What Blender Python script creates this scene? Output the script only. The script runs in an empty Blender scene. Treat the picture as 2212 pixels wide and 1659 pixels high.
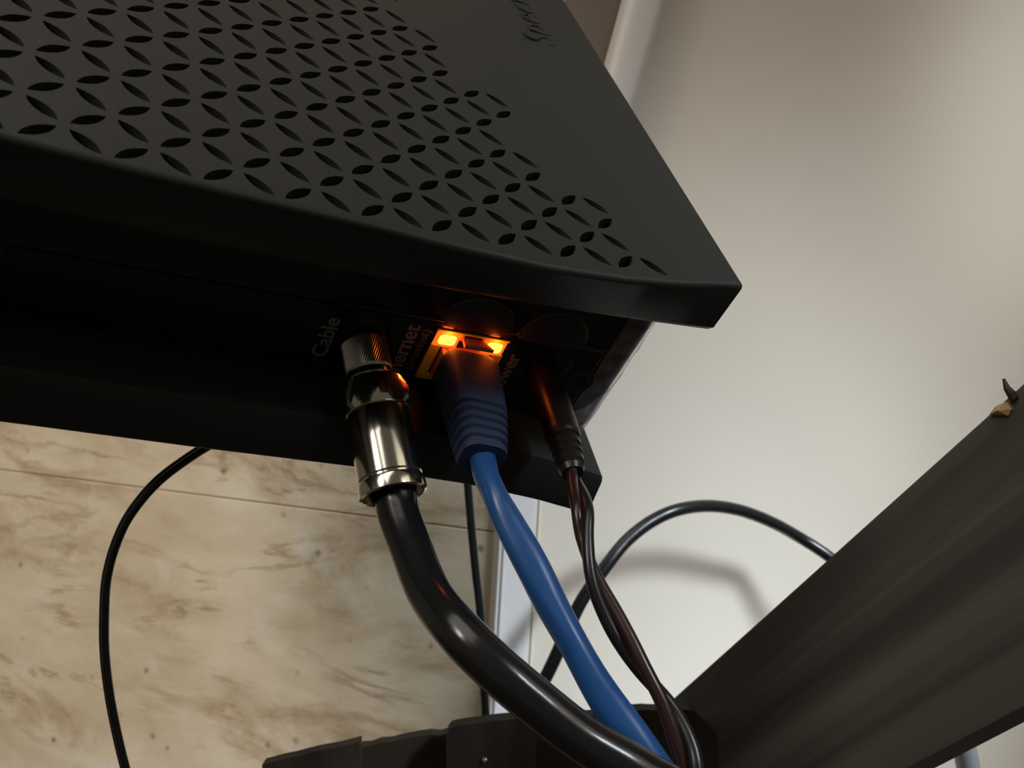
import bpy, bmesh, math, random
import numpy as np
from mathutils import Matrix, Vector
random.seed(4)
sc = bpy.context.scene
col = sc.collection

# ------------------------------------------------------------------ frames
# Eye frame: x right, y down, z forward (metres).  The room is turned a little against it (roll).
ROLL = 0.06
cr, sr = math.cos(ROLL), math.sin(ROLL)
B = np.array([[cr, sr, 0.0], [0.0, 0.0, 1.0], [sr, -cr, 0.0]])      # eye -> world
EYE = np.array([0.0, 0.0, 1.05])
F = 2000.0
U = 0.0088                                                          # one hole pitch of the modem grille
def E(x, y, z): return Vector(EYE + B @ np.array([x, y, z]))
def at(px, py, d):                                                  # metres
    return E((px - 1106) / F * d, (py - 829.5) / F * d, d)
def au(px, py, d): return at(px, py, d * U)
# modem frame (V down its height, W into its depth, N out of its grille), in pitches
Rm = np.array([[0.87982932, -0.24279842, 0.4085943], [0.13392582, -0.69819391, -0.70327032], [0.45603097, 0.67347917, -0.58177449]])
Tm = np.array([2.589, -2.6927, 20.3496])
def MW(v, w, n): return Vector(EYE + B @ ((Rm @ np.array([v, w, n]) + Tm) * U))

# ------------------------------------------------------------------ camera
cam = bpy.data.cameras.new('camera'); camo = bpy.data.objects.new('camera', cam); col.objects.link(camo)
cam.sensor_width = 36.0; cam.lens = F / 2212 * 36
cam.clip_start = 0.005; cam.clip_end = 50
m = Matrix.Identity(4)
for i in range(3):
    m[i][0] = B[i, 0]; m[i][1] = -B[i, 1]; m[i][2] = -B[i, 2]; m[i][3] = EYE[i]
camo.matrix_world = m
cam.dof.use_dof = True; cam.dof.focus_distance = 0.184; cam.dof.aperture_fstop = cam.lens / 0.92
sc.camera = camo
sc.view_settings.view_transform = 'Standard'; sc.view_settings.look = 'None'
sc.view_settings.exposure = 0.0; sc.view_settings.gamma = 1.0; sc.view_settings.use_curve_mapping = False

# ------------------------------------------------------------------ world and lights
w = bpy.data.worlds.new('world'); sc.world = w; w.use_nodes = True
bg = w.node_tree.nodes['Background']; bg.inputs[0].default_value = (1.0, 0.86, 0.68, 1); bg.inputs[1].default_value = 0.10
def lamp(name, kind, loc, target, energy, color, **k):
    l = bpy.data.lights.new(name, kind); o = bpy.data.objects.new(name, l); col.objects.link(o)
    l.energy = energy; l.color = color
    for a, b in k.items(): setattr(l, a, b)
    o.location = loc
    if target is not None: o.rotation_euler = (Vector(target) - Vector(loc)).to_track_quat('-Z', 'Y').to_euler()
    return o
lamp('ceiling_light', 'AREA', E(-0.6, -1.7, -0.35), E(0, 0, .3), 17.0, (1.0, .95, .88), shape='RECTANGLE', size=1.8, size_y=1.5)
lamp('wall_fill', 'AREA', E(1.3, -0.9, -0.5), E(.1, .05, .42), 3.0, (1.0, .85, .69), shape='RECTANGLE', size=0.9, size_y=0.9)  # added warm fill for the painted wall, no source in view
lamp('low_wall_fill', 'SPOT', E(0.75, -0.55, -0.25), at(1500, 1720, .42), 120.0, (.76, .89, 1.0), spot_size=math.radians(21), spot_blend=1.0, shadow_soft_size=.16)  # added spot that brightens the lower part of the painted wall
lamp('high_wall_fill', 'SPOT', E(1.0, -0.3, -0.3), at(2480, 230, .48), 26.0, (.88, .98, 1.0), spot_size=math.radians(15), spot_blend=1.0, shadow_soft_size=.05)  # added spot that brightens the painted wall at upper right

lamp('marble_fill', 'SPOT', E(-0.75, -0.75, -0.55), at(260, 1330, .42), 43.0, (1.0, .89, .76), spot_size=math.radians(36), spot_blend=1.0, shadow_soft_size=.2)  # added warm spot to lift the marble

# ------------------------------------------------------------------ materials
def mat(name, color, rough=.5, metal=0.0, spec=.5, noise=0.0, nscale=200.0, bump=0.0, bscale=800.0, coat=0.0, trans=0.0, emis=None, estr=0.0, sss=0.0):
    m = bpy.data.materials.new(name); m.use_nodes = True
    nt = m.node_tree; p = nt.nodes['Principled BSDF']
    p.inputs['Base Color'].default_value = (*color, 1); p.inputs['Roughness'].default_value = rough
    p.inputs['Metallic'].default_value = metal; p.inputs['Specular IOR Level'].default_value = spec
    p.inputs['Coat Weight'].default_value = coat; p.inputs['Coat Roughness'].default_value = .08
    p.inputs['Transmission Weight'].default_value = trans
    if emis: p.inputs['Emission Color'].default_value = (*emis, 1); p.inputs['Emission Strength'].default_value = estr
    tc = nt.nodes.new('ShaderNodeTexCoord')
    n = nt.nodes.new('ShaderNodeTexNoise'); n.inputs['Scale'].default_value = nscale; n.inputs['Detail'].default_value = 5
    nt.links.new(tc.outputs['Object'], n.inputs['Vector'])
    mx = nt.nodes.new('ShaderNodeMixRGB'); mx.blend_type = 'MULTIPLY'; mx.inputs[0].default_value = 1
    mx.inputs[1].default_value = (*color, 1)
    rp = nt.nodes.new('ShaderNodeMapRange'); rp.inputs[3].default_value = 1 - noise; rp.inputs[4].default_value = 1 + noise
    nt.links.new(n.outputs['Fac'], rp.inputs[0]); nt.links.new(rp.outputs[0], mx.inputs[2]); nt.links.new(mx.outputs[0], p.inputs['Base Color'])
    if bump:
        n2 = nt.nodes.new('ShaderNodeTexNoise'); n2.inputs['Scale'].default_value = bscale; n2.inputs['Detail'].default_value = 2
        nt.links.new(tc.outputs['Object'], n2.inputs['Vector'])
        b = nt.nodes.new('ShaderNodeBump'); b.inputs['Strength'].default_value = bump; b.inputs['Distance'].default_value = .0002
        nt.links.new(n2.outputs['Fac'], b.inputs['Height']); nt.links.new(b.outputs[0], p.inputs['Normal'])
    return m
MAT = dict(
    shell=mat('matte_black_plastic', (.017, .019, .0178), .52, spec=.38, noise=.08, bump=.25, bscale=2600),
    body=mat('glossy_black_plastic', (.006, .006, .006), .16, spec=.5, noise=.2, bump=.05, bscale=900),
    plate=mat('port_plate_plastic', (.005, .005, .0055), .22, spec=.4, noise=.2, bump=.05),
    scoop=mat('satin_black_plastic', (.02, .02, .022), .3, spec=.5, noise=.2, bump=.1),
    hole=mat('dark_hole', (.003, .003, .003), .6),
    ink=mat('grey_print', (.16, .16, .17), .5, noise=.15, nscale=3000),
    inkdim=mat('dim_grey_print', (.045, .045, .05), .5, noise=.2, nscale=3000),
    nickel=mat('knurled_nickel', (.52, .50, .45), .3, metal=1, noise=.15, nscale=900),
    chrome=mat('chrome', (.62, .60, .52), .14, metal=1, noise=.05),
    rubber=mat('black_rubber', (.010, .0105, .011), .2, spec=.5, noise=.2, bump=.15, bscale=400),
    blackjacket=mat('black_cable_jacket', (.010, .010, .011), .3, spec=.5, noise=.2),
    blueboot=mat('dull_blue_rubber', (.030, .045, .095), .6, spec=.25, noise=.12, nscale=500, bump=.2),
    blue=mat('blue_cable_jacket', (.018, .085, .27), .30, spec=.45, noise=.15, nscale=150, bump=.3, bscale=220),
    yellow=mat('yellow_jack_plastic', (.62, .50, .03), .45, noise=.1),
    clear=mat('red_lit_clear_plastic', (.55, .22, .15), .2, spec=.5),  # clear plug plastic, with the LEDs' red glow put into its colour
    led=mat('amber_led', (1, .6, .1), .4, emis=(1, .78, .10), estr=1.5),
    ledrim=mat('amber_led_rim', (1, .3, .03), .4, emis=(1, .14, .008), estr=1.0),
    brown=mat('brown_plug_plastic', (.014, .011, .010), .34, spec=.4, noise=.15, bump=.1),
    redwire=mat('reddish_brown_wire', (.026, .012, .010), .28, spec=.5, noise=.15),
    grey=mat('grey_cable_jacket', (.16, .16, .165), .5, noise=.1),
    paint=mat('white_wall_paint', (.68, .60, .505), .85, spec=.2, noise=.04, nscale=8, bump=.3, bscale=300),
    trim=mat('white_gloss_trim', (.72, .68, .66), .4, noise=.03, nscale=20),
    trim2=mat('off_white_moulding', (.60, .56, .52), .5, noise=.03, nscale=20),
    shade_brown=mat('wall_shade_brown', (.17, .13, .095), .6, noise=.1, nscale=60),  # shade on the wall beside the moulding, put into a brown
    cream=mat('cream_edge', (.76, .72, .55), .5, noise=.05),
    screw=mat('steel_screw', (.5, .48, .45), .3, metal=1),
    floor=mat('dark_floor', (.05, .042, .035), .7, noise=.3, nscale=10),
    chip=mat('bare_wood_chip', (.42, .27, .13), .7, noise=.3, nscale=300),
)
def film_mat(name, fac):
    m = bpy.data.materials.new(name); m.use_nodes = True; nt = m.node_tree; N, L = nt.nodes.new, nt.links.new
    nt.nodes.remove(nt.nodes['Principled BSDF']); out = nt.nodes['Material Output']
    n = N('ShaderNodeTexNoise'); n.inputs['Scale'].default_value = 260; n.inputs['Detail'].default_value = 3
    tc = N('ShaderNodeTexCoord'); L(tc.outputs['Object'], n.inputs['Vector'])
    r = N('ShaderNodeMapRange'); r.inputs[1].default_value = .35; r.inputs[2].default_value = .7; r.inputs[3].default_value = fac * .3; r.inputs[4].default_value = fac
    L(n.outputs['Fac'], r.inputs[0])
    t1 = N('ShaderNodeBsdfTranslucent'); t1.inputs[0].default_value = (.95, .96, 1, 1); t2 = N('ShaderNodeBsdfDiffuse'); t2.inputs[0].default_value = (.95, .96, 1, 1)
    tl = N('ShaderNodeMixShader'); tl.inputs[0].default_value = .5; L(t1.outputs[0], tl.inputs[1]); L(t2.outputs[0], tl.inputs[2])
    gl = N('ShaderNodeBsdfGlossy'); gl.inputs['Roughness'].default_value = .1
    tr = N('ShaderNodeBsdfTransparent')
    a = N('ShaderNodeMixShader'); a.inputs[0].default_value = .35; L(tl.outputs[0], a.inputs[1]); L(gl.outputs[0], a.inputs[2])
    b = N('ShaderNodeMixShader'); L(r.outputs[0], b.inputs[0]); L(tr.outputs[0], b.inputs[1]); L(a.outputs[0], b.inputs[2])
    L(b.outputs[0], out.inputs[0]); return m
MAT['film'] = film_mat('clear_plastic_film', .35); MAT['film2'] = film_mat('creased_film_sheen', 1.0)  # creased film is whitened to carry the wall's reflected brightness
def wood(name, c1, c2, axis_scale):
    m = bpy.data.materials.new(name); m.use_nodes = True; nt = m.node_tree; p = nt.nodes['Principled BSDF']
    tc = nt.nodes.new('ShaderNodeTexCoord'); mp = nt.nodes.new('ShaderNodeMapping'); mp.inputs['Scale'].default_value = axis_scale
    n = nt.nodes.new('ShaderNodeTexNoise'); n.inputs['Scale'].default_value = 1; n.inputs['Detail'].default_value = 6; n.inputs['Distortion'].default_value = .6
    r = nt.nodes.new('ShaderNodeValToRGB'); r.color_ramp.elements[0].position = .35; r.color_ramp.elements[1].position = .7
    r.color_ramp.elements[0].color = (*c1, 1); r.color_ramp.elements[1].color = (*c2, 1)
    nt.links.new(tc.outputs['Object'], mp.inputs[0]); nt.links.new(mp.outputs[0], n.inputs[0]); nt.links.new(n.outputs[0], r.inputs[0]); nt.links.new(r.outputs[0], p.inputs['Base Color'])
    b = nt.nodes.new('ShaderNodeBump'); b.inputs['Strength'].default_value = .4; b.inputs['Distance'].default_value = .001
    nt.links.new(n.outputs[0], b.inputs['Height']); nt.links.new(b.outputs[0], p.inputs['Normal'])
    p.inputs['Roughness'].default_value = .75; p.inputs['Specular IOR Level'].default_value = .2
    return m
MAT['wood'] = wood('dark_stained_wood', (.055, .05, .044), (.12, .11, .10), (2.5, 95, 60))
MAT['wood2'] = wood('dark_brown_wood', (.022, .018, .013), (.06, .046, .034), (60, 60, 12))

def marble():
    m = bpy.data.materials.new('beige_marble'); m.use_nodes = True; nt = m.node_tree; p = nt.nodes['Principled BSDF']
    N, L = nt.nodes.new, nt.links.new
    tc = N('ShaderNodeTexCoord')
    def mapping(s, loc=(0, 0, 0), rot=(0, 0, 0)):
        q = N('ShaderNodeMapping'); q.inputs['Scale'].default_value = s; q.inputs['Location'].default_value = loc; q.inputs['Rotation'].default_value = rot
        L(tc.outputs['Object'], q.inputs[0]); return q.outputs[0]
    def noise(vec, scale, detail=6, dist=0.0, rough=.55):
        n = N('ShaderNodeTexNoise'); n.inputs['Scale'].default_value = scale; n.inputs['Detail'].default_value = detail
        n.inputs['Distortion'].default_value = dist; n.inputs['Roughness'].default_value = rough
        L(vec, n.inputs['Vector']); return n.outputs['Fac']
    def ramp(fac, stops):
        r = N('ShaderNodeValToRGB'); e = r.color_ramp.elements
        e[0].position, e[0].color = stops[0][0], (*stops[0][1], 1); e[1].position, e[1].color = stops[-1][0], (*stops[-1][1], 1)
        for a, c in stops[1:-1]:
            x = e.new(a); x.color = (*c, 1)
        L(fac, r.inputs[0]); return r.outputs[0]
    def mix(a, b, fac, mode='MIX'):
        x = N('ShaderNodeMixRGB'); x.blend_type = mode; L(a, x.inputs[1]); L(b, x.inputs[2])
        if isinstance(fac, float): x.inputs[0].default_value = fac
        else: L(fac, x.inputs[0])
        return x.outputs[0]
    v1 = mapping((1, 1, 2.4), rot=(0, -.12, 0))
    base = ramp(noise(v1, 13, 10, .3, .7), [(.3, (.46, .36, .245)), (.46, (.58, .49, .355)), (.6, (.66, .575, .435)), (.72, (.70, .64, .53))])
    # brown drifting bands
    band = noise(mapping((1, 1, 2.6), (3, 1, 2), (0, -.15, 0)), 10, 10, .5, .68)
    c = mix(base, ramp(band, [(0, (.33, .21, .11)), (1, (.33, .21, .11))]), ramp(band, [(.52, (0, 0, 0)), (.66, (.8, .8, .8))]))
    # thin veins : ridge of a noise
    def vein(vec, scale, width, lo=.5):
        n = noise(vec, scale, 9, .35, .62)
        s = N('ShaderNodeMath'); s.operation = 'SUBTRACT'; L(n, s.inputs[0]); s.inputs[1].default_value = lo
        a = N('ShaderNodeMath'); a.operation = 'ABSOLUTE'; L(s.outputs[0], a.inputs[0])
        return ramp(a.outputs[0], [(0, (1, 1, 1)), (width, (0, 0, 0))])
    vn = vein(mapping((1, 1, 3.6), (5, 2, 1), (0, -.08, 0)), 4.2, .018)
    gate = ramp(noise(mapping((1, 1, 1)), 14, 2), [(.42, (0, 0, 0)), (.56, (.6, .6, .6))])
    c = mix(c, ramp(band, [(0, (.25, .16, .09)), (1, (.25, .16, .09))]), mix(vn, gate, 1.0, 'MULTIPLY'))
    # pale clouds with cool tint
    pale = noise(mapping((1, 1, 1.3), (9, 4, 7)), 16, 9, .4, .66)
    c = mix(c, ramp(pale, [(0, (.70, .68, .62)), (1, (.70, .68, .62))]), ramp(pale, [(.56, (0, 0, 0)), (.7, (.7, .7, .7))]))
    # pits
    vo = N('ShaderNodeTexVoronoi'); vo.inputs['Scale'].default_value = 75; L(mapping((1, 1, 1)), vo.inputs['Vector'])
    pit = ramp(vo.outputs['Distance'], [(.05, (1, 1, 1)), (.16, (0, 0, 0))])
    c = mix(c, ramp(band, [(0, (.24, .16, .10)), (1, (.24, .16, .10))]), mix(pit, ramp(noise(mapping((1, 1, 1), (2, 2, 2)), 20, 2), [(.45, (0, 0, 0)), (.55, (.9, .9, .9))]), 1.0, 'MULTIPLY'))
    L(c, p.inputs['Base Color']); p.inputs['Roughness'].default_value = .45; p.inputs['Specular IOR Level'].default_value = .25
    return m
MAT['marble'] = marble()
MAT['grout'] = mat('beige_grout', (.42, .32, .22), .9, noise=.1)

# ------------------------------------------------------------------ helpers
def link(name, verts, faces, m, parent=None, frame=None, smooth=None, sub=0):
    """verts are world points; they are stored in the parent's / given frame"""
    inv = (frame or Matrix.Identity(4)).inverted()
    me = bpy.data.meshes.new(name)
    me.from_pydata([inv @ Vector(v) for v in verts], [], faces); me.update()
    bm = bmesh.new(); bm.from_mesh(me); bmesh.ops.recalc_face_normals(bm, faces=bm.faces); bm.to_mesh(me); bm.free()
    if smooth is not None:
        me.shade_smooth(); me.set_sharp_from_angle(angle=math.radians(smooth))
    me.materials.append(MAT[m] if isinstance(m, str) else m)
    o = bpy.data.objects.new(name, me); col.objects.link(o)
    if parent is not None:
        o.parent = parent
    elif frame is not None: o.matrix_world = frame
    return o
def root(name, frame, label, cat, group=None, kind=None):
    o = bpy.data.objects.new(name, None); o.empty_display_size = .01; col.objects.link(o); o.matrix_world = frame
    return tag(o, label, cat, group, kind)
def tag(o, label=None, cat=None, group=None, kind=None):
    if label: o['label'] = label
    if cat: o['category'] = cat
    if group: o['group'] = group
    if kind: o['kind'] = kind
    return o
def box(lo, hi, fn, bev=0.0):
    """box in a local (a,b,c) frame mapped to the world by fn, optionally chamfered"""
    bm = bmesh.new(); bmesh.ops.create_cube(bm, size=1)
    for v in bm.verts: v.co = Vector([(lo[i] + hi[i]) / 2 + v.co[i] * (hi[i] - lo[i]) for i in range(3)])
    if bev: bmesh.ops.bevel(bm, geom=list(bm.edges), offset=bev, segments=2, profile=.5, affect='EDGES', clamp_overlap=True)
    vs = [fn(*v.co) for v in bm.verts]; fs = [[v.index for v in f.verts] for f in bm.faces]; bm.free()
    return vs, fs
def join(*parts):
    V, Fc = [], []
    for v, f in parts:
        k = len(V); V += list(v); Fc += [[i + k for i in q] for q in f]
    return V, Fc
def smooth_path(pts, n=10):
    P = [Vector(p) for p in pts]; P = [2 * P[0] - P[1]] + P + [2 * P[-1] - P[-2]]
    out = []
    for i in range(1, len(P) - 2):
        a, b, c, d = P[i - 1:i + 3]
        for k in range(n):
            t = k / n
            out.append(.5 * ((2 * b) + (c - a) * t + (2 * a - 5 * b + 4 * c - d) * t * t + (3 * b - a - 3 * c + d) * t ** 3))
    out.append(P[-2]); return out
def sweep(path, section, cap=True, up=None):
    """section(i, t) -> list of (x, y) offsets in the travelling frame"""
    n = len(path); vs = []; fs = []
    T = [(path[min(i + 1, n - 1)] - path[max(i - 1, 0)]).normalized() for i in range(n)]
    x = (up or Vector((1, 0, 0))).copy(); x = (x - x.dot(T[0]) * T[0]).normalized()
    for i in range(n):
        x = (x - x.dot(T[i]) * T[i]).normalized(); y = T[i].cross(x)
        s = section(i, i / (n - 1)); K = len(s)
        vs += [path[i] + x * a + y * b for a, b in s]
        if i:
            for k in range(K): fs.append([(i - 1) * K + k, (i - 1) * K + (k + 1) % K, i * K + (k + 1) % K, i * K + k])
    if cap: fs.append(list(range(K))[::-1]); fs.append([(n - 1) * K + k for k in range(K)])
    return vs, fs
def circ(r, K=18, sx=1, sy=1, ph=0, cx=0, cy=0): return [(cx + r * sx * math.cos(ph + 2 * math.pi * k / K), cy + r * sy * math.sin(ph + 2 * math.pi * k / K)) for k in range(K)]
def tube(path, r, K=18, up=None):
    return sweep(path, lambda i, t: circ(r(t) if callable(r) else r, K), up=up)
def rrect(a, b, r, K=5):
    out = []
    for cx, cy, p0 in ((a - r, b - r, 0), (-a + r, b - r, 90), (-a + r, -b + r, 180), (a - r, -b + r, 270)):
        for k in range(K): th = math.radians(p0 + 90 * k / (K - 1)); out.append((cx + r * math.cos(th), cy + r * math.sin(th)))
    return out
def frame_from(o, x, y, z):
    M = Matrix.Identity(4)
    for i in range(3): M[i][0], M[i][1], M[i][2], M[i][3] = x[i], y[i], z[i], o[i]
    return M

# ------------------------------------------------------------------ setting
def plane_frame(p0, p1):
    """vertical wall frame: x along p0->p1 (level), z up, origin p0; y towards the eye"""
    x = (p1 - p0); x.z = 0; x.normalize(); z = Vector((0, 0, 1)); y = z.cross(x)
    if y.dot(Vector(EYE) - p0) < 0: y = -y
    return frame_from(p0, x, y, z)
# tiled marble wall: starts at the corner trim and runs away to the left
PC = at(1072, 1150, .37); PL = at(0, 1010, .475)
WM = plane_frame(PC, PL)
def wm(a, b, c): return WM @ Vector((a, b, c))
o = link('wall_left', *box((0, -.06, -1.0), (2.2, -.0008, 1.6), wm), 'grout', frame=WM); o['kind'] = 'structure'
wall_left = o
g = .0003
tile_mesh = None
for r_, (za, zb) in enumerate(((-.62, -.31), (-.31, 0), (0, .31), (.31, .62))):
    off = -.05 if r_ % 2 else -.05
    for k in range(4):
        a0, a1 = max(0, off + .62 * k), off + .62 * (k + 1)
        if a1 < .05: continue
        link('tile', *box((a0 + (g if a0 > 0 else 0), -.006, za + g), (a1 - g, 0, zb - g), wm, .0003), 'marble', parent=wall_left, frame=WM)
# painted wall to the right of the trim
PR = at(2212, 829, .50)
WP = plane_frame(PC + Vector((0, 0, 0)), PR)
def wp(a, b, c): return WP @ Vector((a, b, c))
o = link('wall_right', *box((0, -.06, -1.0), (2.0, 0, 1.6), wp), 'paint', frame=WP); o['kind'] = 'structure'
# corner trim: flat casing with a bead and a cream edge
o = link('trim_1', *join(box((-.0005, -.01, -1.0), (.0145, .0045, 1.6), wp, .0008), box((.0145, -.01, -1.0), (.0165, .0030, 1.6), wp, .0005),
     box((.0010, 0, -1.0), (.0024, .0056, 1.6), wp, .0005)), 'trim', frame=WP); o['kind'] = 'structure'
link('edge_bead', *box((.0165, -.01, -1.0), (.0180, .0038, 1.6), wp, .0005), 'cream', parent=o, frame=WP)
# slanting half-round moulding higher on the painted wall
def on_wall(px, py, lift=0.0):
    d = at(px, py, 1) - Vector(EYE); n = WP.to_3x3() @ Vector((0, 1, 0)); p0 = WP.translation + n * lift
    t = (p0 - Vector(EYE)).dot(n) / d.dot(n); return Vector(EYE) + d * t
nW = WP.to_3x3() @ Vector((0, 1, 0))
pa, pb = on_wall(1186, 675, .001), on_wall(1470, -320, .001)
path = [pa.lerp(pb, t / 8) for t in range(9)]
v, f = sweep(path, lambda i, t: [(a, b) for a, b in rrect(.0068 + .003 * t, .011, .005, 6)], up=nW.cross(pb - pa).normalized())
o = link('trim_2', v, f, 'trim2', smooth=40); o['kind'] = 'structure'
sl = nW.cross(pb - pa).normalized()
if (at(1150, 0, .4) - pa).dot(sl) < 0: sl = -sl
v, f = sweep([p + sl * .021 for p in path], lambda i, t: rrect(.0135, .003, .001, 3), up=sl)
o = link('wall_shade_strip', v, f, 'shade_brown', smooth=40); o['kind'] = 'structure'  # flat brown strip added in place of the moulding's shade
o = link('floor', *box((-1.5, -1.2, .40), (1.5, 1.8, .44), lambda a, b, c: Vector((a, b, c))), 'floor'); o['kind'] = 'structure'

# ------------------------------------------------------------------ modem
MF = frame_from(MW(-2, 1.1, -4), (MW(1, 0, 0) - MW(0, 0, 0)).normalized(), (MW(0, 1, 0) - MW(0, 0, 0)).normalized(), (MW(0, 0, 1) - MW(0, 0, 0)).normalized())
modem = root('modem', MF, 'matte black cable modem with petal-cut grille and glowing port, lying on its side', 'modem')
V0, CC = -7.348, .0037
def interp(x, xs, ys): return float(np.interp(x, xs, ys))
def edgeW(v):                                           # back edge of the grille cover
    t = interp(v, [-26, -12, -8, -6, -4.3, -2.3, -.5, 1, 2.2, 3.2], [-.78, -.78, -.80, -.83, -.96, -1.06, -.98, -.80, -.56, -.45])
    return t
def nearN(v): return CC * (v - V0) ** 2
_fx = np.array([-26., -11.6, -7.6, -4.1, -1.2, 1.0, 2.6, 3.4]); _fy = np.array([-6.3, -6.41, -6.60, -6.72, -6.95, -7.30, -7.66, -7.9])
def farN(v): return interp(v, _fx, _fy)
def cover(outer, sign, T, ew, wmax=17.5, vend=lambda w: 2.74 + .026 * (w + .5)):
    """one of the two side covers: bowed slab with a rounded back rim. sign +1 near, -1 far"""
    ns = 72; r = .14
    prof = []                                           # (kind, w-offset, n-offset) ; w given as 'max','edge'
    for wv in (wmax, 12, 8, 5, 3, 1.5, .6): prof.append(('a', wv, 0))
    for k in range(6):
        th = math.radians(90 * k / 5); prof.append(('e', r * (1 - math.sin(th)), r * (1 - math.cos(th))))
    prof.append(('e2', -.5, T - .12)); prof.append(('e2', -.42, T)); 
    prof.append(('a', 1.5, T)); prof.append(('a', wmax, T))
    K = len(prof); vs = []; fs = []
    st = [(-26 + (2.74 + 26 - .08) * (i / ns), 0) for i in range(ns + 1)] + [(2.74 - .03, .01), (2.74 - .008, .03), (2.74, .06)]
    for i, (v, drop) in enumerate(st):
        for kind, a, b in prof:
            if kind == 'a': wv = a
            elif kind == 'e': wv = ew(v) + a
            else: wv = a
            vv = v + (vend(wv) - 2.74) * (v + 26) / 28.74
            nn = b
            if nn < drop: nn = drop
            if nn > T - drop: nn = T - drop
            vs.append((vv, wv, outer(v) - sign * nn))
        if i:
            for k in range(K): fs.append([(i - 1) * K + k, (i - 1) * K + (k + 1) % K, i * K + (k + 1) % K, i * K + k])
    fs.append(list(range(K))); fs.append([(len(st) - 1) * K + k for k in range(K)])
    return vs, fs
def toW(vs): return [MW(*p) for p in vs]
# near cover with cut petals
v, f = cover(nearN, 1, 1.42, edgeW)
near = link('grille_cover', toW(v), f, 'shell', parent=modem, frame=MF, smooth=28)
S2 = math.sqrt(.5)
amax = {1: 0, 0: 0, -1: 1, -2: 0, -3: 1, -4: 1, -5: 3, -6: 2, -7: 3, -8: 4, -9: 4, -10: 5, -11: 4, -12: 5, -13: 6, -14: 6, -15: 6}
hmax = {0: -.5, -1: .5, -2: .5, -3: .5, -4: .5, -5: 2.5, -6: 2.5, -7: 2.5, -8: 3.5, -9: 3.5, -10: 3.5, -11: 4.5, -12: 4.5, -13: 5.5, -14: 5.5, -15: 5.5}
pet = []
for j in range(-15, 2):
    for i2 in range(-30, 14):
        ii = i2 / 2
        if i2 % 2:                                      # H petal centred at (ii, j)
            if ii <= hmax.get(j, -99) and ii - j >= -.6: pet.append((ii, j, 0))
        else:                                           # D petal centred at (i, j-.5)
            top = {.5: 0, -.5: 0, -1.5: 1, -2.5: 0, -3.5: 1, -4.5: 1, -5.5: 3, -6.5: 2, -7.5: 3, -8.5: 4, -9.5: 4, -10.5: 5, -11.5: 4, -12.5: 5, -13.5: 6, -14.5: 6}.get(j - .5, -99)
            if ii <= top and ii - (j - .5) >= -.6: pet.append((ii, j - .5, 1))
cv, cf = [], []
def lens(L=.375, h=.125, K=6):
    R = (L * L + h * h) / (2 * h); out = []
    a = math.asin(L / R)
    for k in range(K): t = -a + 2 * a * k / K; out.append((R * math.sin(t), R * math.cos(t) - (R - h)))
    for k in range(K): t = a - 2 * a * k / K; out.append((R * math.sin(t), -(R * math.cos(t) - (R - h))))
    return out
LS = lens()
for (a, b, kind) in pet:
    V_, W_ = (a + b) * S2, (a - b) * S2
    if V_ < -17 or W_ > 14.5: continue
    k0 = len(cv); K = len(LS)
    for zt in (.6, -.42):
        for x, y in LS:
            di, dj = (x, y) if kind == 0 else (y, x)
            vv, ww = (a + di + b + dj) * S2, (a + di - b - dj) * S2
            cv.append((vv, ww, nearN(V_) + zt))
    for k in range(K): cf.append([k0 + k, k0 + (k + 1) % K, k0 + K + (k + 1) % K, k0 + K + k])
    cf.append([k0 + k for k in range(K)]); cf.append([k0 + K + k for k in range(K)])
cut = link('cutter', toW(cv), cf, 'shell', frame=MF)
bo = near.modifiers.new('b', 'BOOLEAN'); bo.operation = 'DIFFERENCE'; bo.object = cut; bo.solver = 'EXACT'
near.matrix_world = MF
bpy.context.view_layer.update()
dg = bpy.context.evaluated_depsgraph_get()
nm = bpy.data.meshes.new_from_object(near.evaluated_get(dg))
near.modifiers.clear(); near.data = nm; nm.set_sharp_from_angle(angle=math.radians(28))
near.matrix_world = Matrix.Identity(4); near.matrix_basis = Matrix.Identity(4)
bpy.data.objects.remove(cut)
# far cover
v, f = cover(farN, -1, 1.25, lambda v: -.78)
link('back_cover', toW(v), f, 'shell', parent=modem, frame=MF, smooth=28)
# glossy body between the covers: rounded end
def mwb(a, b, c): return MW(a, b, c)
out = []
Vb, Wb, rb = 2.70, 1.1, .42
for k in range(9): th = math.radians(90 * k / 8); out.append((Vb - rb + rb * math.sin(th), Wb + rb - rb * math.cos(th)))
out = [(-26, Wb)] + out + [(Vb + .35, 17.3), (-26, 17.3)]
K = len(out); vs = [(a, b, c) for c in (-1.2, -6.2) for a, b in out]
fs = [[k, (k + 1) % K, K + (k + 1) % K, K + k] for k in range(K)] + [list(range(K)), [K + k for k in range(K)]]
link('body', toW(vs), fs, 'body', parent=modem, frame=MF, smooth=35)
# port plate, slightly proud
link('port_plate', *box((-12, 1.05, -5.32), (1.66, 1.4, -3.42), mwb, .03), 'plate', parent=modem, frame=MF)
# scoops above the ports
for cx, rv, rn in ((-2.05, 1.02, .98), (.05, 1.0, 1.0)):
    vs, fs = [], []; KA, KB = 24, 7
    for jb in range(KB + 1):
        ph = math.radians(90 * jb / KB)
        for ka in range(KA + 1):
            th = math.pi * ka / KA
            vs.append((cx + rv * math.cos(th) * math.sin(ph), 1.12 - .16 * math.cos(ph), -3.44 + rn * math.sin(th) * math.sin(ph)))
    for jb in range(KB):
        for ka in range(KA): q = jb * (KA + 1) + ka; fs.append([q, q + 1, q + KA + 2, q + KA + 1])
    link('finger_scoop', toW(vs), fs, 'scoop', parent=modem, frame=MF, smooth=50)
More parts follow.
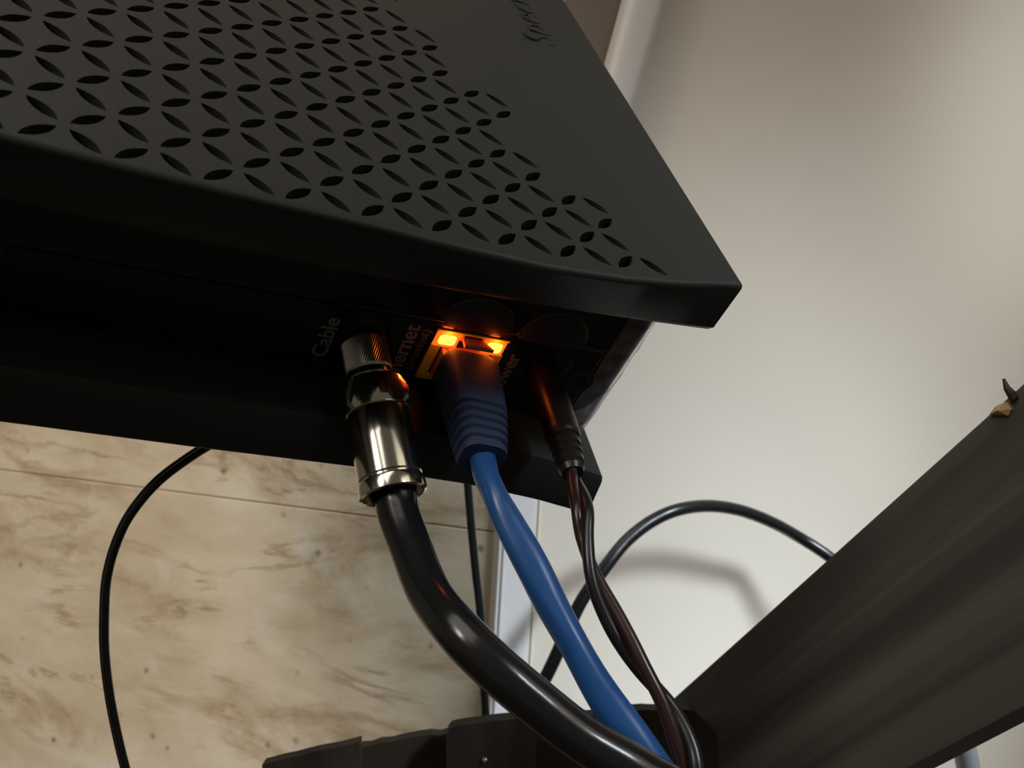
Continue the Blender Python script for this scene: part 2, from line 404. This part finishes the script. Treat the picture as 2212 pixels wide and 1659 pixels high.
# print on the plate
def text(name, s, size, origin, xdir, ydir, nrm, m, depth=.0, parent=None, frame=None, bold=.0, space=1.0):
    cu = bpy.data.curves.new(name, 'FONT'); cu.body = s; cu.size = size; cu.extrude = depth; cu.offset = bold; cu.space_character = space
    cu.resolution_u = 3
    t = bpy.data.objects.new(name, cu); col.objects.link(t); bpy.context.view_layer.update()
    me = bpy.data.meshes.new_from_object(t.evaluated_get(bpy.context.evaluated_depsgraph_get()))
    vs = [Vector(origin) + Vector(xdir) * v.co.x + Vector(ydir) * v.co.y + Vector(nrm) * v.co.z for v in me.vertices]
    fs = [list(p.vertices) for p in me.polygons]
    bpy.data.objects.remove(t)
    return link(name, toW(vs), fs, m, parent=parent, frame=frame)
WT = 1.042
for s, size, v0, n0, mm in (('Cable', .52, -5.28, -5.0, 'ink'), ('Ethernet', .56, -3.40, -5.57, 'ink'), ('(Internet)', .34, -3.12, -4.98, 'inkdim'), ('Power', .52, -.55, -5.36, 'ink'), ('Reset', .30, .95, -4.45, 'inkdim')):
    text('printed_word', s, size, (v0, WT, n0), (0, 0, 1), (-1, 0, 0), (0, -1, 0), mm, depth=.006, parent=modem, frame=MF, bold=.010)
for (a, b, c, d) in ((-5.48, -5.27, -4.85, -5.24), (-5.48, -5.27, -5.45, -5.0), (-.62, -5.30, .5, -5.27), (-.62, -5.30, -.59, -5.1), (-5.45, -3.36, 1.68, -3.335)):
    link('printed_line', *box((min(a, c), 1.035, min(b, d)), (max(a, c), 1.06, max(b, d)), mwb), 'inkdim', parent=modem, frame=MF)
# embossed word on the grille cover
text('embossed_word', 'Spectrum', 1.55, (1.45, 10.75, nearN(.9) - .02), (0, 1, 0), (-1, 0, 0), (0, 0, 1), 'shell', depth=.045, parent=modem, frame=MF, bold=-.012)
# clear protective film still wrapped round the end of the body
def film(name, prof, n0, n1, m, th=.02, nseg=14, wob=.02):
    vs, fs = [], []; P = len(prof)
    for i in range(nseg + 1):
        n = n0 + (n1 - n0) * i / nseg; dw = wob * math.sin(i * 1.7) + wob * .6 * math.sin(i * 4.1 + 1)
        for a, b in prof: vs.append((a + dw * .4, b - abs(dw), n))
        if i:
            for k in range(P - 1): q = (i - 1) * P + k; fs.append([q, q + 1, q + P + 1, q + P])
    o = link(name, toW(vs), fs, m, parent=modem, frame=MF, smooth=60)
    return o
arc = [(1.74, 1.075)] + [(2.20 + .45 * math.sin(math.radians(t)), 1.50 - .45 * math.cos(math.radians(t))) for t in range(0, 91, 10)] + [(2.66, 3.2)]
film('plastic_film', arc, -1.5, -6.15, 'film')
film('film_glint', [(2.42, 1.04), (2.56, 1.12), (2.68, 1.30)], -1.4, -6.2, 'film2', wob=.03)  # opaque white ribbon added for the bright reflection along the film
fold = [(1.62, 1.02, -5.62), (2.02, .98, -5.30), (2.36, .98, -4.55), (2.50, 1.05, -3.9), (2.56, 1.15, -4.6), (2.55, 1.10, -5.5), (2.48, 1.04, -6.05), (2.36, 1.0, -6.22), (2.1, 1.0, -5.98)]
fv = [(a, b - .02, c) for a, b, c in fold] + [(2.38, .93, -5.4)]
link('film_fold', toW(fv), [[k, (k + 1) % 9, 9] for k in range(9)], 'film2', parent=modem, frame=MF, smooth=60)
# small round hole
def ring(c, r0, r1, w0, w1, K=28, profile=None):
    vs, fs = [], []
    prof = profile or [(r1, w0), (r1, w1), ((r0 + r1) / 2, w1 - .03), (r0, w1), (r0, w0)]
    P = len(prof)
    for k in range(K):
        th = 2 * math.pi * k / K
        for r, wv in prof: vs.append((c[0] + r * math.cos(th), wv, c[1] + r * math.sin(th)))
        for p in range(P): fs.append([k * P + p, k * P + (p + 1) % P, ((k + 1) % K) * P + (p + 1) % P, ((k + 1) % K) * P + p])
    return vs, fs
HC = (1.42, -4.5)
v, f = ring(HC, .36, .43, 1.15, 1.045); link('reset_groove', toW(v), f, 'hole', parent=modem, frame=MF)
v, f = ring(HC, .22, .36, 1.15, 1.03); link('reset_ring', toW(v), f, 'scoop', parent=modem, frame=MF, smooth=50)
v, f = ring(HC, .001, .24, 1.10, 1.042); link('reset_hole', toW(v), f, 'hole', parent=modem, frame=MF)
# jack: yellow frame round a dark opening, LED windows in its two upper corners
J = dict(a=-2.98, b=-1.05, t=-3.56, u=-5.16)
w0, w1 = 1.30, 1.0
parts = [box((J['a'], w1, J['u']), (-2.72, w0, -4.05), mwb, .01), box((-1.30, w1, J['u']), (J['b'], w0, -4.05), mwb, .01),
         box((J['a'], w1, J['u']), (J['b'], w0, -4.98), mwb, .01), box((J['a'], w1, -3.62), (J['b'], w0, J['t']), mwb, .01),
         box((-2.32, w1, -3.80), (-2.25, w0, -3.60), mwb), box((-1.76, w1, -3.80), (-1.69, w0, -3.60), mwb)]
v, f = join(*parts)
jack = link('ethernet_jack', v, f, 'yellow', parent=modem, frame=MF)
link('jack_cavity', *box((-2.75, 1.12, -5.0), (-1.28, 1.2, -3.6), mwb), 'hole', parent=jack, frame=MF)
for a, b in ((-2.95, -2.32), (-1.69, -1.08)):
    rim = link('led_window', *box((a, 1.0, -4.10), (b, 1.1, -3.61), mwb, .05), 'ledrim', parent=jack, frame=MF)
    mid = (a + b) / 2
    prof = rrect((b - a) / 2 - .07, .17, .10, 5)
    vs = [(mid + x, 1.02, -3.84 + y) for x, y in prof] + [(mid + x * .8, .975, -3.84 + y * .8) for x, y in prof]; K = len(prof)
    fs = [[k, (k + 1) % K, K + (k + 1) % K, K + k] for k in range(K)] + [[K + k for k in range(K)]]
    link('led_lens', toW(vs), fs, 'led', parent=jack, frame=MF)
    l = lamp('led_light', 'POINT', MW(mid, .90, -3.66), None, .0013, (1, .12, .012), shadow_soft_size=.0012)

# ------------------------------------------------------------------ coax cable with compression connector
_a = Vector((.155, -1, -.316)).normalized(); _e1 = Vector((1, 0, 0)); _e1 = (_e1 - _e1.dot(_a) * _a).normalized(); _e2 = _e1.cross(_a)
if _e2.z < 0: _e2 = -_e2
def AX(w, x=0.0, y=0.0):                                # point of the tilted connector, in pitches
    p = Vector((-4.56, 1.336, -4.35)) + _a * ((1.336 - w) * .845) + _e1 * x + _e2 * y
    return tuple(p)
def lathe(prof, K=40):
    vs, fs = [], []; P = len(prof)
    for k in range(K):
        th = 2 * math.pi * k / K
        for r, wv in prof: vs.append(AX(wv, r * math.cos(th), r * math.sin(th)))
        for p in range(P): fs.append([k * P + p, k * P + (p + 1) % P, ((k + 1) % K) * P + (p + 1) % P, ((k + 1) % K) * P + p])
    return vs, fs
CF = frame_from(MW(*AX(1.04)), MF.col[0].xyz, MF.col[1].xyz, MF.col[2].xyz)
coax = root('coaxial_cable', CF, 'thick black coaxial cable screwed in beside the printed word Cable by a metal connector', 'cable')
def lp(name, prof, m, K=40, sm=30, **k):
    v, f = lathe(prof, K); return link(name, toW(v), f, m, parent=coax, frame=CF, smooth=sm)
# knurled sleeve: fine ridges
kv, kf = [], []; KK = 120; rows = 14
for i in range(rows + 1):
    wv = 1.04 - (1.04 - .08) * i / rows
    base = .535 if 0 < i < rows else .50
    for k in range(KK):
        th = 2 * math.pi * k / KK; rr = base + (.009 * (1 if (k + i) % 2 else -1) if 0 < i < rows else 0)
        kv.append(AX(wv, rr * math.cos(th), rr * math.sin(th)))
    if i:
        for k in range(KK): kf.append([(i - 1) * KK + k, (i - 1) * KK + (k + 1) % KK, i * KK + (k + 1) % KK, i * KK + k])
kf.append(list(range(KK))[::-1]); kf.append([rows * KK + k for k in range(KK)])
link('knurled_sleeve', toW(kv), kf, 'nickel', parent=coax, frame=CF)
lp('neck_ring', [(.2, .10), (.47, .10), (.47, -.2), (.2, -.2)], 'rubber')
# hex nut with turned (chamfered) ends
vs, fs = [], []; KK = 60; prof = [(.2, -.16), (.62, -.16), (.74, -.30), (.84, -.62), (.84, -.98), (.74, -1.12), (.2, -1.12)]
for k in range(KK):
    th = 2 * math.pi * k / KK; flat = .735 / math.cos(((th + .35) % (math.pi / 3)) - math.pi / 6)
    for r, wv in prof: r = min(r, flat); vs.append(AX(wv, r * math.cos(th), r * math.sin(th)))
    P = len(prof)
    for p in range(P): fs.append([k * P + p, k * P + (p + 1) % P, ((k + 1) % KK) * P + (p + 1) % P, ((k + 1) % KK) * P + p])
link('hex_nut', toW(vs), fs, 'chrome', parent=coax, frame=CF, smooth=20)
lp('compression_barrel', [(.3, -1.0), (.68, -1.0), (.71, -1.08), (.71, -2.0), (.715, -2.98), (.69, -3.02), (.69, -3.07), (.735, -3.11), (.75, -3.24), (.745, -3.44), (.68, -3.47), (.65, -3.40), (.63, -2.6), (.3, -2.6)], 'chrome', K=56)
A0, A1, A2 = MW(*AX(-2.6)), MW(*AX(-3.3, .05)), au(861, 1110, 19.9)
cp = [A0, A1, A2, au(887, 1180, 19.4), au(928, 1280, 18.5), au(990, 1362, 17.5), au(1068, 1440, 17.1), au(1165, 1523, 17.0), au(1262, 1598, 17.0), au(1375, 1664, 17.0), au(1500, 1740, 17.2), au(1620, 1860, 17.6)]
v, f = tube(smooth_path(cp, 10), lambda t: (.47 - .045 * t) * U, 28); link('cable_jacket', v, f, 'rubber', parent=coax, frame=CF, smooth=60)

# ------------------------------------------------------------------ ethernet cable
EF = frame_from(MW(-2, .9, -4.4), MF.col[0].xyz, MF.col[1].xyz, MF.col[2].xyz)
eth = root('ethernet_cable', EF, 'blue network cable with ribbed boot plugged into the lit yellow jack', 'cable')
link('plug_head', *join(box((-2.66, .72, -4.95), (-1.34, 1.12, -4.12), mwb, .04), box((-2.52, .80, -4.12), (-1.48, 1.06, -4.04), mwb, .02)), 'clear', parent=eth, frame=EF)
# latch tab: slopes up from the head
vs = [(-2.25, 1.1, -3.72), (-1.75, 1.1, -3.72), (-1.62, .55, -3.55), (-2.38, .55, -3.55), (-2.25, 1.1, -3.80), (-1.75, 1.1, -3.80), (-1.62, .55, -3.64), (-2.38, .55, -3.64)]
fs = [[0, 1, 2, 3], [4, 5, 6, 7], [0, 1, 5, 4], [1, 2, 6, 5], [2, 3, 7, 6], [3, 0, 4, 7]]
link('latch_tab', toW(vs), fs, 'clear', parent=eth, frame=EF)
b0, b1, b2 = MW(-2.00, .72, -4.42), MW(-2.08, -.9, -4.42), MW(-2.25, -2.22, -4.42)
bp = [b0.lerp(b1, t / 30) for t in range(30)] + [b1.lerp(b2, t / 36) for t in range(37)]
nb = len(bp) - 1
def bsec(i, t):
    a = interp(t, [0, .04, .3, .5, .9, 1], [.70, .75, .70, .66, .56, .52]); b = interp(t, [0, .04, .3, .5, .9, 1], [.56, .60, .58, .55, .50, .46])
    g = 1.0
    if t > .46:
        ph = (t - .46) / .107
        if ph < 4.6 and (ph % 1.0) < .42: g = .87
    return [(x * g * U, y * g * U) for x, y in rrect(a, b, .34, 7)]
v, f = sweep(bp, bsec, up=MF.col[0].xyz)
link('boot', v, f, 'blueboot', parent=eth, frame=EF, smooth=25)
ep = [MW(-2.2, -1.9, -4.42), MW(-2.27, -2.6, -4.42), au(1066, 1062, 19.8), au(1090, 1110, 19.5), au(1140, 1205, 19.1), au(1187, 1298, 18.8), au(1238, 1388, 18.5), au(1289, 1478, 18.3), au(1335, 1550, 18.2), au(1392, 1625, 18.1), au(1450, 1700, 18.1), au(1530, 1820, 18.3)]
def esec(i, t):
    r = interp(t, [0, .12, .2, .35, 1], [.27, .28, .30, .33, .34]) * U
    tw = t * 9.0
    return [(r * (1 + .07 * math.cos(2 * (th - tw)) + .03 * math.sin(3 * th + 17 * t)) * math.cos(th), r * (1 + .07 * math.cos(2 * (th - tw)) + .03 * math.sin(3 * th + 17 * t)) * math.sin(th)) for th in [2 * math.pi * k / 28 for k in range(28)]]
v, f = sweep(smooth_path(ep, 12), esec); link('cable_jacket', v, f, 'blue', parent=eth, frame=EF, smooth=60)

# ------------------------------------------------------------------ power cord
PF = frame_from(MW(.3, 1.0, -4.4), MF.col[0].xyz, MF.col[1].xyz, MF.col[2].xyz)
pw = root('power_cord', PF, 'thin dark twin power cord with round brown-black plug in the socket marked Power', 'cord')
q0, q1, q2 = MW(.31, 1.05, -4.42), MW(.20, -.95, -4.42), MW(.05, -2.35, -4.42)
qp = [q0.lerp(q1, t / 20) for t in range(20)] + [q1.lerp(q2, t / 30) for t in range(31)]
def qsec(i, t):
    r = interp(t, [0, .05, .5, .56, .92, 1], [.40, .44, .43, .39, .33, .26])
    if t > .55 and ((t - .55) / .11) < 3.4 and (((t - .55) / .11) % 1) < .4: r *= .87
    return circ(r * U, 28)
v, f = sweep(qp, qsec); link('plug_barrel', v, f, 'brown', parent=pw, frame=PF, smooth=25)
pc = [MW(.08, -2.1, -4.42), MW(.03, -2.6, -4.42), au(1257, 1095, 20.3), au(1264, 1165, 19.9), au(1285, 1252, 19.5), au(1327, 1342, 19.2), au(1380, 1434, 18.9), au(1440, 1524, 18.6), au(1478, 1612, 18.3), au(1500, 1700, 18.1), au(1540, 1820, 18.2)]
P_ = smooth_path(pc, 14)
for s_, mm in ((-1, 'blackjacket'), (1, 'redwire')):
    def ws(i, t, s_=s_):
        tw = 1.2 + 10.5 * t; d = interp(t, [0, .06, .5, 1], [.10, .115, .13, .15]) * U
        return circ(d * 1.12, 14, cx=s_ * d * math.cos(tw), cy=s_ * d * math.sin(tw))
    v, f = sweep(P_, ws); link('wire', v, f, 'blackjacket' if s_ < 0 else 'redwire', parent=pw, frame=PF, smooth=60)

# ------------------------------------------------------------------ other cables
def cable(name, pts, r, m, label, twin=False, n=10):
    P = smooth_path(pts, n)
    if twin: v, f = join(*[sweep(P, lambda i, t, s=s: circ(r * .6, 14, cx=s * r * .45, cy=0), up=Vector((1, 0, 0))) for s in (-1, 1)])
    else: v, f = tube(P, r, 18)
    fr = Matrix.Translation(pts[-1]); o = link(name, v, f, m, frame=fr, smooth=60); tag(o, label, 'cable'); return o
zc = .232
cable('thin_cable', [at(620, 900, .262), at(540, 918, .25), at(466, 953, .24), at(404, 991, .236), at(337, 1043, zc), at(281, 1111, zc), at(249, 1178, zc), at(230, 1251, zc), at(225, 1330, zc), at(226, 1411, zc), at(236, 1499, zc), at(254, 1592, zc), at(276, 1680, zc), at(310, 1800, zc)],
      .0016, 'blackjacket', 'thin glossy black cable looping down in front of the marble tiles, at far left', twin=True)
cable('thin_cable', [at(1003, 950, .335), at(1010, 1041, .335), at(1018, 1137, .335), at(1028, 1240, .335), at(1038, 1330, .335), at(1045, 1473, .335), at(1050, 1560, .335), at(1054, 1700, .335), at(1056, 1850, .335)],
      .0015, 'blackjacket', 'thin black cable hanging straight down beside the white corner trim')
cable('looping_cable', [at(1090, 1640, .34), at(1135, 1545, .34), at(1183, 1455, .34), at(1211, 1395, .34), at(1255, 1300, .342), at(1307, 1226, .345), at(1352, 1170, .35), at(1406, 1127, .355), at(1465, 1101, .36), at(1533, 1093, .37), at(1601, 1103, .38), at(1669, 1129, .39), at(1727, 1161, .40), at(1790, 1202, .40), at(1860, 1260, .40), at(1920, 1340, .40)],
      .0025, 'blackjacket', 'black cable arching in a high loop against the white wall behind the slanted board')
cable('grey_cable', [at(2040, 1480, .37), at(2072, 1580, .37), at(2090, 1650, .37), at(2100, 1730, .37), at(2105, 1830, .37)],
      .0045, 'grey', 'short stretch of grey cable under the slanted board at lower right')

# ------------------------------------------------------------------ timber
# slanted board: runs from low left to near right
def prism(p, q, half, thick, nrm):
    d = (q - p).normalized(); s = nrm.cross(d).normalized(); n = d.cross(s)
    return d, s, n
L1, L2 = at(1392, 1565, .34), at(1392, 1962, .34); R1, R2 = at(2330, 722, .19), at(2330, 1462, .19)
bd = ((R1 + R2) / 2 - (L1 + L2) / 2); ln = bd.length; bd.normalize()
sd = (L1 - L2); sd = (sd - sd.dot(bd) * bd).normalized(); nd = bd.cross(sd)
if nd.dot(Vector(EYE) - L1) < 0: nd = -nd
BF = frame_from((L1 + L2) / 2, bd, sd, nd)
def proj_s(p): return (p - BF.translation).dot(sd), (p - BF.translation).dot(bd)
hl = (proj_s(L1)[0] - proj_s(L2)[0]) / 2; hr = (proj_s(R1)[0] - proj_s(R2)[0]) / 2
def bmf(a, b, c): return BF @ Vector((a, b, c))
board = root('wooden_board', BF, 'wide dark grained wooden board slanting up to the right edge', 'board')
nx, ny = 60, 10; vs, fs = [], []
def grid_board():
    K = 2 * (ny + 1); 
    for i in range(nx + 1):
        a = ln * 1.35 * i / nx; h = hl + (hr - hl) * 1.35 * i / nx
        for sgn in (1, -1):
            for j in range(ny + 1):
                b = (h - 2 * h * j / ny) * sgn
                e = 0
                gr = .0005 * math.sin(j * 2.1 + .6) if sgn > 0 and 0 < j < ny else (-.0005 if j in (0, ny) else 0)
                vs.append(bmf(a, b + e, (gr if sgn > 0 else -.018)))
        if i:
            for k in range(K): fs.append([(i - 1) * K + k, (i - 1) * K + (k + 1) % K, i * K + (k + 1) % K, i * K + k])
    fs.append(list(range(K))); fs.append([nx * K + k for k in range(K)])
grid_board()
link('plank', vs, fs, 'wood', parent=board, frame=BF, smooth=30)
ps = at(2168, 872, .2065)
def pt_on_board(px, py, lift=.0005):
    d = at(px, py, 1) - Vector(EYE); p0 = BF.translation + nd * lift; t = (p0 - Vector(EYE)).dot(nd) / d.dot(nd); return Vector(EYE) + d * t
c = [pt_on_board(*q) for q in ((2136, 896), (2150, 878), (2172, 868), (2184, 884), (2178, 898), (2155, 896))]
vs = c + [p - nd * .002 for p in c] + [sum(c, Vector()) / 6 + nd * .0012]
link('wood_chip', vs, [[i, (i + 1) % 6, 12] for i in range(6)] + [[i, (i + 1) % 6, 6 + (i + 1) % 6, 6 + i] for i in range(6)], 'chip', parent=board, frame=BF)
s0, s1 = pt_on_board(2190, 858, 0), pt_on_board(2168, 818, .002)
v, f = tube([s0, s0.lerp(s1, .5) + nd * .0006, s1], lambda t: .0011 * (1 - .8 * t) + .0001, 6); link('splinter', v, f, 'wood2', parent=board, frame=BF)

# dark timber crate under the cables: each piece its own part
ZC = .285
CRF = frame_from(at(1060, 1700, ZC), *(Vector(B[:, 0]), Vector(B[:, 2]), Vector(-B[:, 1])))
crate = root('wooden_crate', CRF, 'dark wooden frame along the bottom edge with a screwed block below the cables', 'crate')
def slab(name, outline, z0, th, m, jag=0.0):
    """outline of px points at depth z0, given its real thickness away from the eye"""
    p = []
    for i in range(len(outline)):
        a, b = outline[i], outline[(i + 1) % len(outline)]
        p.append(a)
        if jag and i < jag_n:
            for k in range(1, 9): p.append((a[0] + (b[0] - a[0]) * k / 9, a[1] + (b[1] - a[1]) * k / 9 + random.uniform(-jag, jag)))
    front = [at(x, y, z0) for x, y in p]; back = [q + Vector(B[:, 2]) * th for q in front]; n = len(p)
    return link(name, front + back, [list(range(n)), [n + k for k in range(n)]] + [[k, (k + 1) % n, n + (k + 1) % n, n + k] for k in range(n)], m, parent=crate, frame=CRF)
jag_n = 1
slab('plank', [(566, 1652), (776, 1602), (790, 2700), (590, 2700)], .287, .005, 'wood2', 1.5)
slab('plank', [(778, 1614), (972, 1582), (985, 2700), (796, 2700)], .292, .005, 'wood2', 4)
slab('plank', [(1150, 1558), (1372, 1536), (1372, 2700), (1150, 2700)], .292, .005, 'wood2', 1)
slab('plank', [(1360, 1534), (1495, 1534), (1560, 1600), (1560, 2700), (1360, 2700)], .300, .006, 'wood2', 1)
rr = [(964, 1600), (966, 1582), (974, 1572), (990, 1568), (1060, 1558), (1132, 1551), (1148, 1556), (1156, 1572), (1158, 1620), (1158, 2700), (964, 2700)]
jag_n = 0
blk = slab('block', rr, .280, .006, 'wood2'); 
bpy.context.view_layer.update()
bm = bmesh.new(); bmesh.ops.create_uvsphere(bm, u_segments=16, v_segments=8, radius=.0011)
sp = at(1047, 1642, .2799); bmv = [sp + Vector(v.co) for v in bm.verts]; bf = [[v.index for v in f.verts] for f in bm.faces]; bm.free()
link('screw', bmv, bf, 'screw', parent=crate, frame=CRF, smooth=60)
